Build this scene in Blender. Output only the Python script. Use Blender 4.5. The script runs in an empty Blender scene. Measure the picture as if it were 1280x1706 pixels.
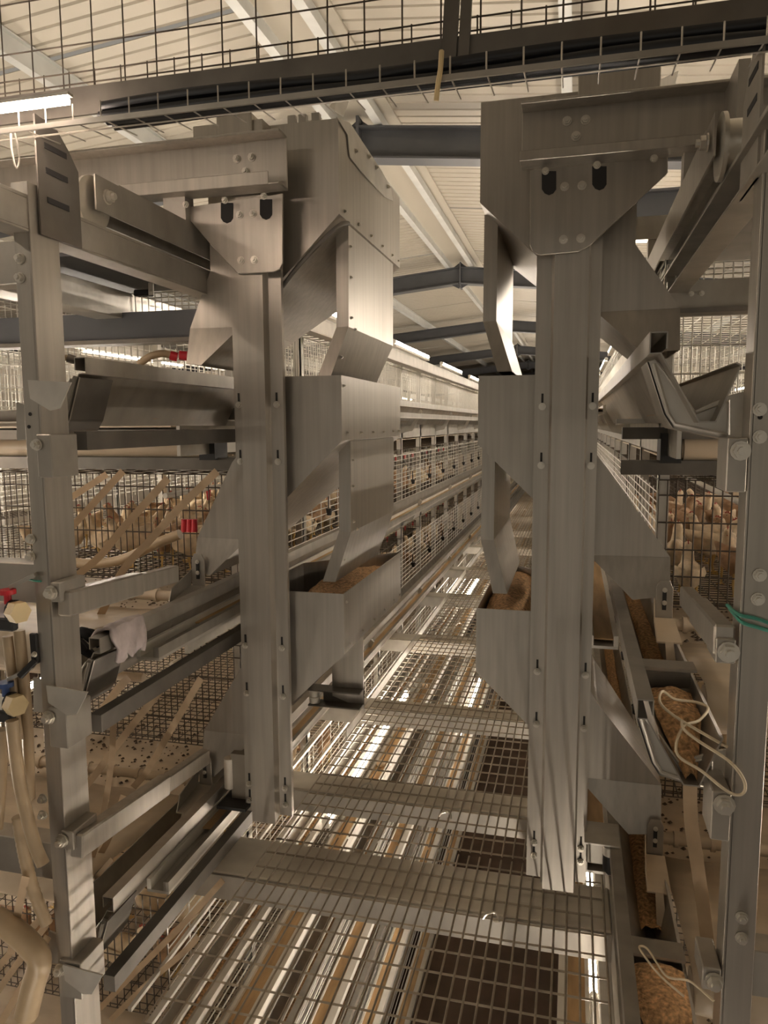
import bpy, bmesh, math, random
from mathutils import Vector, Matrix, noise
random.seed(7)
S = bpy.context.scene
COL = S.collection
# ------------------------------------------------------------------ camera
# the camera stands on an upper walkway; its lens is the origin: X across the aisle, Y along it, Z up
F_PX = 1245.0
def _n(v): return Vector(v).normalized()
YD = _n((317, -147, F_PX)); _d = Vector((60, 10650, F_PX))
ZD = -(_d - _d.dot(YD) * YD).normalized(); XD = YD.cross(ZD)
# rows of R: aisle axes written in camera coordinates (x right, y down, z forward)
def P(u, v, X=None, Y=None, Z=None):
    """point of the aisle seen at photo pixel (u, v) that lies in the plane X=.., Y=.. or Z=.."""
    c = Vector((u - 640, v - 853, F_PX))
    r = Vector((XD.dot(c), YD.dot(c), ZD.dot(c)))
    k = X / r.x if X is not None else (Y / r.y if Y is not None else Z / r.z)
    return r * k
cam = bpy.data.cameras.new('camera'); camo = bpy.data.objects.new('camera', cam); COL.objects.link(camo)
right = Vector((XD.x, YD.x, ZD.x)); down = Vector((XD.y, YD.y, ZD.y)); fwd = Vector((XD.z, YD.z, ZD.z))
camo.matrix_world = Matrix(((right.x, -down.x, -fwd.x, 0), (right.y, -down.y, -fwd.y, 0), (right.z, -down.z, -fwd.z, 0), (0, 0, 0, 1)))
cam.sensor_fit = 'HORIZONTAL'; cam.sensor_width = 36; cam.lens = 36 * F_PX / 1280
cam.clip_start = .02; cam.clip_end = 200
S.camera = camo
# ------------------------------------------------------------------ world, exposure
w = bpy.data.worlds.new('world'); S.world = w; w.use_nodes = True
w.node_tree.nodes['Background'].inputs[0].default_value = (1, .90, .755, 1)
w.node_tree.nodes['Background'].inputs[1].default_value = .25
S.view_settings.view_transform = 'Standard'; S.view_settings.look = 'None'
S.view_settings.gamma = 1; S.view_settings.use_curve_mapping = False
S.view_settings.exposure = 0.14
LED_TOP, LED_LOW, LED_TRAY = 100.0, 40.0, 66.0
# ------------------------------------------------------------------ materials
def mat(name, col, rough=.5, metal=0., var=.18, scale=6., stretch=(1, 1, 1), bump=0., dirt=None, dirt_amt=.35, spec=.5):
    m = bpy.data.materials.new(name); m.use_nodes = True
    nt = m.node_tree; b = nt.nodes['Principled BSDF']
    b.inputs['Roughness'].default_value = rough; b.inputs['Metallic'].default_value = metal
    b.inputs['Specular IOR Level'].default_value = spec
    tc = nt.nodes.new('ShaderNodeTexCoord'); mp = nt.nodes.new('ShaderNodeMapping')
    mp.inputs['Scale'].default_value = stretch
    nz = nt.nodes.new('ShaderNodeTexNoise'); nz.inputs['Scale'].default_value = scale; nz.inputs['Detail'].default_value = 5
    nt.links.new(tc.outputs['Object'], mp.inputs[0]); nt.links.new(mp.outputs[0], nz.inputs['Vector'])
    cr = nt.nodes.new('ShaderNodeValToRGB')
    c0 = [c * (1 - var) for c in col]; c1 = [min(1, c * (1 + var)) for c in col]
    cr.color_ramp.elements[0].position = .3; cr.color_ramp.elements[0].color = (*c0, 1)
    cr.color_ramp.elements[1].position = .7; cr.color_ramp.elements[1].color = (*c1, 1)
    nt.links.new(nz.outputs['Fac'], cr.inputs[0])
    out = cr.outputs[0]
    if dirt:
        n2 = nt.nodes.new('ShaderNodeTexNoise'); n2.inputs['Scale'].default_value = 3.1; n2.inputs['Detail'].default_value = 8
        nt.links.new(tc.outputs['Object'], n2.inputs['Vector'])
        r2 = nt.nodes.new('ShaderNodeMapRange'); r2.inputs[1].default_value = .5; r2.inputs[2].default_value = .72
        r2.inputs[4].default_value = dirt_amt
        nt.links.new(n2.outputs['Fac'], r2.inputs[0])
        mx = nt.nodes.new('ShaderNodeMix'); mx.data_type = 'RGBA'
        nt.links.new(r2.outputs[0], mx.inputs[0]); nt.links.new(out, mx.inputs[6]); mx.inputs[7].default_value = (*dirt, 1)
        out = mx.outputs[2]
    nt.links.new(out, b.inputs['Base Color'])
    if bump:
        bp = nt.nodes.new('ShaderNodeBump'); bp.inputs['Strength'].default_value = bump; bp.inputs['Distance'].default_value = .01
        nt.links.new(nz.outputs['Fac'], bp.inputs['Height']); nt.links.new(bp.outputs[0], b.inputs['Normal'])
    return m
def glow(name, col, s):
    m = bpy.data.materials.new(name); m.use_nodes = True
    b = m.node_tree.nodes['Principled BSDF']
    b.inputs['Base Color'].default_value = (.8, .8, .8, 1)
    b.inputs['Emission Color'].default_value = (*col, 1); b.inputs['Emission Strength'].default_value = s
    return m
DUST = (.20, .15, .10)
M = dict(
    feeder=mat('brushed_galvanised', (.43, .395, .34), .36, .75, .10, 9, (6, 6, .25), dirt=(.30, .26, .21), dirt_amt=.25),
    steel=mat('galvanised_steel', (.40, .37, .32), .42, .7, .14, 14, (1, 1, .6), dirt=DUST, dirt_amt=.35),
    pale=mat('pale_galvanised', (.56, .53, .47), .40, .55, .12, 14, dirt=(.40, .34, .26), dirt_amt=.3),
    zinc=mat('weathered_zinc_plate', (.68, .62, .52), .36, .15, .12, 7, dirt=(.26, .18, .11), dirt_amt=.5),
    dark=mat('dull_dark_steel', (.15, .135, .115), .5, .55, .2, 10, dirt=DUST, dirt_amt=.3),
    bolt=mat('zinc_bolt', (.66, .62, .54), .28, .7, .1, 20),
    black=mat('black_rubber', (.018, .017, .016), .5, 0, .2, 20),
    hole=mat('dark_slot', (.02, .018, .016), .8, 0, .1, 5),
    wire=mat('cage_wire', (.50, .46, .40), .38, .6, .12, 30),
    wirew=mat('white_galvanised_wire', (.70, .67, .60), .4, .3, .1, 30),
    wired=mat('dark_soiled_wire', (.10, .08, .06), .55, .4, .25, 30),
    grate=mat('grating_wire', (.42, .36, .28), .38, .65, .2, 25, dirt=(.22, .15, .09), dirt_amt=.5),
    roof=mat('roof_panel_cream', (.40, .36, .29), .45, .0, .05, 1.5, (1, .3, 1)),
    purlin=mat('purlin_zinc', (.55, .55, .52), .45, .3, .08, 6),
    rafter=mat('rafter_blue_grey', (.075, .076, .08), .5, .1, .10, 5),
    wall=mat('wall_panel', (.70, .62, .50), .5, 0, .06, 1.2),
    floor=mat('aisle_floor_brown', (.12, .072, .048), .75, 0, .3, 5, dirt=(.13, .09, .06), dirt_amt=.5),
    belt=mat('egg_belt_tan', (.55, .36, .18), .7, 0, .22, 9, (4, .5, 1), dirt=(.30, .17, .08), dirt_amt=.5),
    pvc=mat('white_pvc', (.74, .70, .62), .45, 0, .08, 8, dirt=(.45, .36, .26), dirt_amt=.3),
    mbelt=mat('manure_belt_cream', (.56, .46, .335), .45, 0, .12, 5, (1, 3, 1), dirt=(.33, .24, .15), dirt_amt=.5),
    ribbon=mat('tan_woven_strap', (.46, .335, .21), .6, 0, .12, 12),
    hose=mat('tan_hose', (.40, .30, .185), .4, 0, .15, 8),
    feed=mat('feed_mash', (.60, .36, .175), .95, 0, .5, 110, bump=.8),
    soil=mat('droppings', (.10, .07, .045), .9, 0, .5, 40, bump=.5),
    rag=mat('rag_pink_grey', (.50, .43, .41), .9, 0, .25, 18, bump=.3),
    cloth=mat('black_cloth', (.018, .017, .018), .9, 0, .3, 18, bump=.3),
    green=mat('green_wire', (.05, .26, .19), .45, 0, .1, 8),
    cord=mat('cream_cord', (.66, .55, .38), .6, 0, .1, 8),
    red=mat('red_plastic', (.52, .02, .03), .35, 0, .1, 8),
    blue=mat('blue_plastic', (.04, .08, .22), .35, 0, .1, 8),
    nut=mat('yellowed_plastic', (.60, .46, .24), .45, 0, .15, 8),
    cable=mat('black_cable', (.012, .012, .013), .35, 0, .1, 8),
    featherw=mat('feather_cream', (.68, .54, .36), .85, 0, .22, 16, bump=.4),
    featherb=mat('feather_brown', (.36, .22, .12), .85, 0, .35, 14, bump=.4),
    comb=mat('comb_red', (.38, .07, .045), .5, 0, .15, 20),
    leg=mat('leg_yellow', (.55, .36, .12), .6, 0, .1, 20),
    beak=mat('beak_horn', (.45, .30, .14), .5, 0, .1, 20),
    egg=mat('egg_shell', (.78, .60, .42), .5, 0, .1, 10),
    led=glow('led_top', (1, .885, .755), LED_TOP), ledfill=glow('led_fill', (1, .885, .755), LED_LOW * 2.6), ledmid=glow('led_mid', (1, .885, .755), LED_TOP * .45), ledlow=glow('led_low', (1, .885, .755), LED_LOW), ledtray=glow('led_tray', (1, .80, .66), LED_TRAY),
)
# ------------------------------------------------------------------ mesh helpers
class MB:
    def __init__(s): s.v = []; s.f = []
    def add(s, vs, fs):
        o = len(s.v); s.v += [tuple(p) for p in vs]; s.f += [tuple(i + o for i in f) for f in fs]; return s
    def box(s, x0, x1, y0, y1, z0, z1):
        if x0 > x1: x0, x1 = x1, x0
        if y0 > y1: y0, y1 = y1, y0
        if z0 > z1: z0, z1 = z1, z0
        return s.add([(x0, y0, z0), (x1, y0, z0), (x1, y1, z0), (x0, y1, z0), (x0, y0, z1), (x1, y0, z1), (x1, y1, z1), (x0, y1, z1)],
                     [(0, 3, 2, 1), (4, 5, 6, 7), (0, 1, 5, 4), (1, 2, 6, 5), (2, 3, 7, 6), (3, 0, 4, 7)])
    def frame(s, d, up=(0, 0, 1)):
        d = Vector(d).normalized(); u = Vector(up)
        if abs(d.dot(u)) > .98: u = Vector((0, 1, 0))
        a = d.cross(u).normalized(); return a, a.cross(d).normalized()
    def bar(s, p0, p1, wd, ht, up=(0, 0, 1)):
        p0 = Vector(p0); p1 = Vector(p1); a, b = s.frame(p1 - p0, up); a = a * wd / 2; b = b * ht / 2
        vs = [p + i * a + j * b for p in (p0, p1) for i, j in ((-1, -1), (1, -1), (1, 1), (-1, 1))]
        return s.add(vs, [(0, 1, 2, 3), (7, 6, 5, 4), (0, 4, 5, 1), (1, 5, 6, 2), (2, 6, 7, 3), (3, 7, 4, 0)])
    def wire(s, p0, p1, r):
        p0 = Vector(p0); p1 = Vector(p1); a, b = s.frame(p1 - p0)
        a = a * r; b = b * r
        return s.add([p0 + a, p0 + b, p0 - a, p0 - b, p1 + a, p1 + b, p1 - a, p1 - b], [(0, 1, 5, 4), (1, 2, 6, 5), (2, 3, 7, 6), (3, 0, 4, 7)])
    def tube(s, pts, r, n=8, cap=True):
        pts = [Vector(p) for p in pts]; rs = r if isinstance(r, (list, tuple)) else [r] * len(pts)
        o = len(s.v); prev = None
        for i, p in enumerate(pts):
            d = (pts[min(i + 1, len(pts) - 1)] - pts[max(i - 1, 0)])
            if d.length < 1e-9: d = Vector((0, 0, 1))
            a, b = s.frame(d)
            if prev is not None:
                d.normalize(); a = (prev - prev.dot(d) * d).normalized(); b = a.cross(d)
            prev = a
            for k in range(n):
                t = 2 * math.pi * k / n; s.v.append(tuple(p + (a * math.cos(t) + b * math.sin(t)) * rs[i]))
        for i in range(len(pts) - 1):
            for k in range(n):
                k2 = (k + 1) % n; s.f.append((o + i * n + k, o + (i + 1) * n + k, o + (i + 1) * n + k2, o + i * n + k2))
        if cap:
            s.f.append(tuple(o + k for k in range(n))); s.f.append(tuple(o + (len(pts) - 1) * n + k for k in reversed(range(n))))
        return s
    def prism(s, poly, y0, y1, caps=True, skip=()):
        """polygon of (x, z) extruded along Y; y1 may be a function of x"""
        n = len(poly); f1 = y1 if callable(y1) else (lambda x, z: y1)
        o = len(s.v)
        for x, z in poly: s.v.append((x, y0, z))
        for x, z in poly: s.v.append((x, f1(x, z), z))
        for i in range(n):
            if i in skip: continue
            j = (i + 1) % n; s.f.append((o + i, o + j, o + n + j, o + n + i))
        if caps: s.f.append(tuple(o + i for i in reversed(range(n)))); s.f.append(tuple(o + n + i for i in range(n)))
        return s
    def sheet(s, prof, y0, y1):
        """open profile of (x, z) extruded along Y"""
        o = len(s.v); n = len(prof)
        for y in (y0, y1):
            for x, z in prof: s.v.append((x, y, z))
        for i in range(n - 1): s.f.append((o + i, o + i + 1, o + n + i + 1, o + n + i))
        return s
    def plate(s, pts, nrm, t):
        """flat polygon given in 3-D with thickness t along nrm"""
        n = len(pts); nv = Vector(nrm) * t; o = len(s.v)
        for p in pts: s.v.append(tuple(p))
        for p in pts: s.v.append(tuple(Vector(p) + nv))
        s.f.append(tuple(o + i for i in range(n))); s.f.append(tuple(o + n + i for i in reversed(range(n))))
        for i in range(n):
            j = (i + 1) % n; s.f.append((o + i, o + n + i, o + n + j, o + j))
        return s
    def mesh(s, name, m):
        me = bpy.data.meshes.new(name); me.from_pydata(s.v, [], s.f); me.materials.append(m); me.update()
        bm = bmesh.new(); bm.from_mesh(me); bmesh.ops.recalc_face_normals(bm, faces=bm.faces); bm.to_mesh(me); bm.free()
        return me
    def build(s, name, m, parent=None, smooth=False, bevel=0, solid=0, kind=None, label=None):
        me = s.mesh(name, m)
        o = bpy.data.objects.new(name, me); COL.objects.link(o)
        if smooth:
            for p in me.polygons: p.use_smooth = True
            me.set_sharp_from_angle(angle=math.radians(smooth if smooth is not True else 45))
        if parent is not None:
            o.parent = parent; o.matrix_parent_inverse = Matrix.Translation(-wloc(parent))
        if solid:
            q = o.modifiers.new('thickness', 'SOLIDIFY'); q.thickness = solid; q.offset = 0
        if bevel:
            q = o.modifiers.new('edge', 'BEVEL'); q.width = bevel; q.segments = 1; q.limit_method = 'ANGLE'
        if kind: o['kind'] = kind
        if label: o['label'] = label
        return o
def wloc(o):
    v = Vector((0, 0, 0))
    while o is not None:
        v += o.location
        if o.parent is not None: v += o.matrix_parent_inverse.translation
        o = o.parent
    return v
def tag(o, label, cat, group=None, kind=None):
    o['label'] = label; o['category'] = cat
    if group: o['group'] = group
    if kind: o['kind'] = kind
    return o
def empty(name, loc, label, cat, group=None):
    o = bpy.data.objects.new(name, None); COL.objects.link(o); o.location = loc; o.empty_display_size = .1
    return tag(o, label, cat, group)
def struct(o): o['kind'] = 'structure'; return o
def semp(name, loc=(0, 0, 0)):
    o = bpy.data.objects.new(name, None); COL.objects.link(o); o.location = loc; o['kind'] = 'structure'; return o
# shared hex bolts (pointing to -Y and to +-X)
def _boltmesh(axis, r=1.):
    b = MB(); d = Vector(axis)
    b.tube([d * 0, d * .25], [1.35, 1.35], 12); b.tube([d * .3, d * 1.1], [1.05, 1.05], 6); b.tube([d * 1.1, d * 1.7], [.6, .6], 8)
    return b.mesh('bolt', M['bolt'])
BOLT = {'-y': _boltmesh((0, -1, 0)), '+x': _boltmesh((1, 0, 0)), '-x': _boltmesh((-1, 0, 0))}
def bolt(parent, pos, r=.006, axis='-y', name='bolt'):
    o = bpy.data.objects.new(name, BOLT[axis]); COL.objects.link(o)
    if parent is not None:
        o.parent = parent; o.matrix_parent_inverse = Matrix.Translation(-wloc(parent))
    o.location = pos; o.scale = (r, r, r); return o
def smooth_path(pts, k=6):
    pts = [Vector(p) for p in pts]; out = []
    for i in range(len(pts) - 1):
        p0 = pts[max(i - 1, 0)]; p1 = pts[i]; p2 = pts[i + 1]; p3 = pts[min(i + 2, len(pts) - 1)]
        for j in range(k):
            t = j / k
            out.append(.5 * ((2 * p1) + (p2 - p0) * t + (2 * p0 - 5 * p1 + 4 * p2 - p3) * t * t + (3 * p1 - p0 - 3 * p2 + p3) * t ** 3))
    out.append(pts[-1]); return out
YEND = 40.0
ZT = [.157, -.505, -1.17, -1.83, -2.49, -3.15, -3.81]      # top of the feed trough lip of every tier
ORD = ['top', 'second', 'third', 'fourth', 'fifth', 'sixth', 'lowest']
# ================================================================== setting
struct(MB().box(-9, 7, -7, YEND + 2, -4.12, -4.02).build('floor', M['floor']))
ceil = semp('ceiling')
RX, RZ, SL = -1.55, 2.26, .10
def roofz(x): return RZ - abs(x - RX) * SL
for side in (-1, 1):
    xe = -9 if side < 0 else 7
    for i in range(-3, 21):                                     # ribbed roof sheets, two metres each
        y0 = i * 2.0 + .02; y1 = y0 + 1.96
        b = MB(); n = 16; prof = []
        for k in range(n):
            a = y0 + (y1 - y0) * k / n; st = (y1 - y0) / n
            prof += [(a, 0), (a + st * .78, 0), (a + st * .84, .012), (a + st * .94, .012)]
        prof.append((y1, 0))
        vs = []; 
        for x in (RX + side * .02, xe):
            for y, dz in prof: vs.append((x, y, roofz(x) + dz))
        m_ = len(prof)
        b.add(vs, [(q, q + 1, m_ + q + 1, m_ + q) for q in range(m_ - 1)])
        b.build('roof_panel', M['roof'], ceil, solid=.004)
    xs = [RX + side * (.16 + 1.3 * k) for k in range(6)]
    for x in xs:
        z = roofz(x); b = MB()
        b.box(x - .03, x + .03, -6, YEND, z - .012, z - .004); b.box(x - .004, x + .004, -6, YEND, z - .13, z - .012); b.box(x - .03, x + .03, -6, YEND, z - .138, z - .13)
        b.build('purlin', M['purlin'], ceil)
MB().box(RX - .25, RX + .25, -6, YEND, RZ - .045, RZ - .03).build('ridge_cap', M['roof'], ceil)
wb = struct(MB().box(-9, 7, YEND + 1.9, YEND + 2, -4.02, 2.3).build('wall_back', M['wall']))
wl = semp('wall_left', (-9, 0, 0)); wr = semp('wall_right', (7, 0, 0))
for i in range(-3, 20):
    MB().box(-9.06, -9, i * 2.1, i * 2.1 + 2.08, -4.02, roofz(-9) - .02).build('wall_panel', M['wall'], wl)
    MB().box(7, 7.06, i * 2.1, i * 2.1 + 2.08, -4.02, roofz(7) - .02).build('wall_panel', M['wall'], wr)
FR = [5.45, 10.4, 15.7, 21.0, 26.3, 31.6, 36.9]
for i, y in enumerate(FR):
    g = empty('roof_frame', (RX, y, RZ - .3), ['blue grey roof frame nearest to the feeders', 'second blue grey roof frame, apex plate between the feeders', 'third blue grey roof frame along the house', 'fourth blue grey roof frame along the house', 'fifth blue grey roof frame along the house', 'sixth blue grey roof frame along the house', 'farthest blue grey roof frame by the end wall'][i], 'roof frame', 'roof frames')
    for side in (-1, 1):
        xe = -8.98 if side < 0 else 6.98
        b = MB(); h = .22; z0 = RZ - .145
        for (dz0, dz1, wd) in ((-.012, 0, .16), (-h + .012, -.012, .012), (-h, -h + .012, .16)):
            vs = []
            for x in (RX + side * .015, xe):
                z = z0 - abs(x - RX) * SL
                for yy in (-wd / 2, wd / 2):
                    for dz in (dz0, dz1): vs.append((x, y + yy, z + dz))
            b.add(vs, [(0, 1, 3, 2), (4, 6, 7, 5), (0, 4, 5, 1), (2, 3, 7, 6), (0, 2, 6, 4), (1, 5, 7, 3)])
        b.build('rafter', M['rafter'], g)
    MB().plate([(RX, y - .09, z0 + .06), (RX, y + .09, z0 + .06), (RX, y + .09, z0 - h - .06), (RX, y - .09, z0 - h - .06)], (.02, 0, 0), 1).build('apex_plate', M['rafter'], g)
    b = MB()
    for s_ in (-1, 1):
        b.plate([(RX + s_ * .012, y - .005, z0 + .06), (RX + s_ * .012, y - .005, z0), (RX + s_ * .11, y - .005, z0 - .01)], (0, .01, 0), 1)
        b.plate([(RX + s_ * .012, y - .005, z0 - h - .06), (RX + s_ * .012, y - .005, z0 - h), (RX + s_ * .11, y - .005, z0 - h - .01)], (0, .01, 0), 1)
    b.build('apex_gusset', M['rafter'], g)
tb = empty('tie_beam', (.6, 5.3, 1.22), 'blue grey horizontal steel beam crossing above the right cage row', 'beam')
b = MB().box(.3, 6.9, 5.24, 5.36, 1.22, 1.235); b.box(.3, 6.9, 5.24, 5.36, 1.47, 1.485); b.box(.3, 6.9, 5.29, 5.305, 1.235, 1.47); b.build('beam_web', M['rafter'], tb)
MB().box(.29, .302, 5.22, 5.38, 1.2, 1.5).build('end_plate', M['rafter'], tb)
# ================================================================== cage rows
def led(name, x, y0, y1, z, m, label, group, r=.014):
    g = empty(name, (x, (y0 + y1) / 2, z), label, 'lamp', group)
    MB().tube([(x, y0 + .02, z), (x, y1 - .02, z)], r, 8).build('light_tube', m, g, True)
    MB().box(x - .016, x + .016, y0, y1, z - .034, z - .017).build('lamp_housing', M['pvc'], g)
    for y in (y0, y1): MB().tube([(x, y - .012, z), (x, y + .02, z)], .017, 8).build('end_cap', M['pvc'], g, True)
    return g
def build_row(nm, fx, y_start, tiers, main=True, where='left', y1=YEND):
    """fx(s): s = 0 is the aisle-side plane of the trough lips, s grows into the row"""
    sg = 1 if fx(1) > fx(0) else -1
    row = empty(nm, (fx(.7), y_start, -4.02), {'left': 'long tiered wire cage row on the left side of the aisle', 'right': 'long tiered wire cage row on the right side of the aisle', 'far': 'next cage row seen through the left cages', 'farr': 'next cage row seen through the right cages'}[where], 'cage row', 'cage rows')
    n = 0; y = y_start + .02
    ztop = .52
    while y < y1:
        b = MB().box(fx(.15), fx(.185), y, y + .012, -4.02, ztop); b.box(fx(.15), fx(.154), y, y + .045, -4.02, ztop)
        b.build('post', M['pale'], row)
        if n % 2 == 0:
            b = MB().box(fx(1.30), fx(1.335), y, y + .04, -4.02, ztop); b.build('post', M['pale'], row)
        y += .7; n += 1
    for k in tiers:
        zt = ZT[k]; zf = zt - .10; ys_ = y_start
        if where == 'left' and k == 3: y_start = 2.0
        b = MB(); r = .0022
        # front wires
        if k == 0:
            for z in (zt + .015, zt + .25, zt + .29, zt + .325, zt + .36): b.wire((fx(.145), y_start, z), (fx(.145), y1, z), .003)
            y = y_start
            while y < min(y1, 24): b.wire((fx(.145), y, zt - .06), (fx(.145), y, zt + .25), r); y += .033
            y = y_start
            while y < min(y1, 24): b.wire((fx(.145), y, zt + .25), (fx(.145), y, zt + .36), r); y += .14
        else:
            for q in range(11): b.wire((fx(.145), y_start, zt - .05 + q * .033), (fx(.145), y1, zt - .05 + q * .033), .0026)
            y = y_start
            while y < min(y1, 24): b.wire((fx(.147), y, zt - .08), (fx(.147), y, zt + .29), r); y += .14
        b.build('front_wires', M['wirew'], row, kind='stuff')
        # back wires
        b = MB()
        for q in range(6): b.wire((fx(1.33), y_start, zf + .03 + q * .07), (fx(1.33), y1, zf + .03 + q * .07), .0024)
        y = y_start
        while y < min(y1, 12): b.wire((fx(1.33), y, zf), (fx(1.33), y, zf + .42), r); y += .06
        b.build('back_wires', M['wirew'], row, kind='stuff')
        # floor, roof and end wires
        b = MB(); yl = min(y1, 9)
        for q in range(24): b.wire((fx(.15 + q * .05), y_start, zf), (fx(.15 + q * .05), yl if main else y_start + 2, zf), r)
        y = y_start
        while y < (yl if main else y_start + 2): b.wire((fx(.15), y, zf - .003), (fx(1.33), y, zf - .003), r); y += .04
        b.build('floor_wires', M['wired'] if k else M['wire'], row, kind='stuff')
        b = MB(); zc = zf + .42
        if k == 0: zc = .50
        for q in range(12): b.wire((fx(.15 + q * .1), y_start, zc), (fx(.15 + q * .1), min(y1, 12), zc), r)
        y = y_start
        while y < min(y1, 12): b.wire((fx(.15), y, zc), (fx(1.33), y, zc), r); y += .1
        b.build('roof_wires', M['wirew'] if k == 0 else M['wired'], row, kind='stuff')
        b = MB()
        for yy in ([y_start] + ([y_start + 2.8, y_start + 5.6] if main else [])):
            q = .15
            while q < 1.33: b.wire((fx(q), yy, zf), (fx(q), yy, zc), r * 1.1 if k else r); q += .028
            for z in (0, .09, .18, .27, .36): b.wire((fx(.15), yy, zf + z + .01), (fx(1.33), yy, zf + z + .01), r * 1.2)
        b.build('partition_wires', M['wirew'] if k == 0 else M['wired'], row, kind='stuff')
        if main and k in (1, 2):
            y = y_start + .37
            while y < min(y1, 14):
                b = MB().tube([(fx(.135), y, zt + .04), (fx(.135), y, zt + .075)], [.012, .018], 8); b.wire((fx(.138), y, zt + .075), (fx(.138), y, zt + .14), .0035)
                b.build('drinker_cup', M['black'], row); y += .7
        # manure belt under the floor of the tier
        if main:
            zb = zf - .055
            MB().box(fx(.17), fx(1.32), y_start - .42, y1, zb - .006, zb).build('manure_belt', M['mbelt'], row)
            b = MB()
            for s0 in (.15, 1.32): b.box(fx(s0), fx(s0 + .012), y_start - .4, y1, zb - .10, zb + .02)
            b.build('belt_channel', M['pale'], row)
            MB().box(fx(.16), fx(1.33), y_start, y1, zb - .115, zb - .11).build('return_belt', M['mbelt'], row)
        y_start = ys_
    return row
fL = lambda s: -1.09 - s
fR = lambda s: .125 + s
rowL = build_row('cage_row', fL, 2.6, range(7), True, 'left')
rowR = build_row('cage_row', fR, 2.6, range(7), True, 'right')
rowF = build_row('cage_row', lambda s: -3.5 - s, 2.6, (0, 1, 2), False, 'far', 24)
rowG = build_row('cage_row', lambda s: 2.6 + s, 2.6, (0, 1), False, 'farr', 24)
# ------------------------------------------------------------------ troughs and egg belts of both rows
TROUGH = [(.028, -.028), (.028, 0), (0, 0), (0, -.036), (.018, -.036), (.085, -.155), (.112, -.155), (.148, -.06), (.140, -.055)]
def trough(fx, k, side, y0, y1=YEND):
    zt = ZT[k]; lab = 'galvanised feed trough of the %s tier, %s cage row' % (ORD[k], side)
    g = empty('feed_trough', (fx(.06), y0, zt - .155), lab, 'trough', 'feed troughs')
    MB().sheet([(fx(s), zt + z) for s, z in TROUGH], y0, y1).build('trough_channel', M['pale'] if k > 2 else M['steel'], g, solid=.003)
    y = 4.0; n = 0
    while y < 26:                                           # pressed support brackets under the trough
        pl = [(fx(.005), y, zt - .045), (fx(.075), y, zt - .165), (fx(.118), y, zt - .165), (fx(.15), y, zt - .10), (fx(.15), y, zt - .22), (fx(.06), y, zt - .20), (fx(-.012), y, zt - .06)]
        MB().plate(pl, (0, .02, 0), 1).build('trough_bracket', M['pale'], g)
        y += 1.4
    # feed lying in it
    b = MB(); yy = max(y0 + .35, 1.9); xs = [.072, .083, .098, .115, .128]; vs = []; fs = []
    nseg = 60
    for i in range(nseg + 1):
        y = yy + (min(y1, 20) - yy) * (i / nseg) ** 2
        for j, s in enumerate(xs):
            vs.append((fx(s), y, zt - .132 + (.012 if j in (1, 2, 3) else 0) + random.uniform(-.006, .006)))
    for i in range(nseg):
        for j in range(4):
            a = i * 5 + j; fs.append((a, a + 1, a + 6, a + 5))
    MB().add(vs, fs).build('feed_layer', M['feed'], g, True, kind='stuff')
    return g
def egg_belt(fx, k, side, y0, y1=YEND):
    zt = ZT[k]; wide = k >= 3; s0, s1 = (-.135, -.045) if wide else ((-.035, .02) if side == 'left' else (-.075, -.005))
    g = empty('egg_belt', (fx((s0 + s1) / 2), y0, zt - .1), 'tan egg collection belt under the %s tier trough, %s cage row' % (ORD[k], side), 'egg belt', 'egg belts')
    zb = zt - .095
    MB().box(fx(s0 + .018), fx(s1), y0 + (.02 if side == 'right' else .3), y1, zb, zb + .004).build('belt_band', M['belt'], g)
    b = MB().box(fx(s0), fx(s0 + (.032 if wide else .016)), y0, y1, zb - .012, zb + .016); b.build('belt_guard', M['pvc'] if wide or side == 'right' else M['steel'], g)
    MB().box(fx(s1), fx(s1 + .012), y0, y1, zb - .012, zb + .018).build('belt_guard', M['pvc'], g)
    MB().box(fx(s0), fx(s1 + .012), y0, y1, zb - .02, zb - .012).build('belt_support', M['pale'], g)
    if not wide and side == 'left': MB().box(fx(-.03), fx(.002), 1.47, 2.5, zt - .21, zt - .168).build('side_rail', M['dark'], g)
    if wide:
        b = MB()
        for s in (-.02, .0, .012): b.wire((fx(s), y0, zt - .06), (fx(s), y1, zt - .06), .003)
        b.build('egg_guard_wires', M['wirew'], g, kind='stuff')
        for s, dz, w_ in ((.02, .05, .012), (.06, .10, .02), (.10, .17, .012), (.13, .26, .02)):
            MB().box(fx(s), fx(s + w_), y0, y1, zt + dz - .006, zt + dz + .006).build('front_rail', M['pale'], g)
    return g
for k in range(7):
    trough(fL, k, 'left', 1.52 if k < 3 else 1.3)
    trough(fR, k, 'right', 1.40 if k < 3 else 1.3)
    egg_belt(fL, k, 'left', 3.4 if k == 0 else 1.72)
    egg_belt(fR, k, 'right', 3.4 if k == 0 else (2.1 if k < 3 else 1.5))
# pans and liners seen through the walkway: white nipple pipes and clips
for k in range(1, 7):
    for fx, side in ((fL, 'left'), (fR, 'right')):
        zt = ZT[k]; g = empty('water_pipe', (fx(.42), 2.7, zt + .22), 'white drinking water pipe in the %s tier, %s cage row' % (ORD[k], side), 'pipe', 'drinking water pipes')
        MB().tube([(fx(.42), 2.55, zt + .24), (fx(.42), 24, zt + .24)], .011, 8).build('pipe_tube', M['pvc'], g, True)
        y = 2.9
        nm = 0
        while y < 9 and k < 4 and side == 'left':
            MB().tube([(fx(.42), y, zt + .235), (fx(.42), y, zt + .19)], [.012, .007], 6).build('drinker_nipple', M['red'], g)
            y += .35
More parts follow.
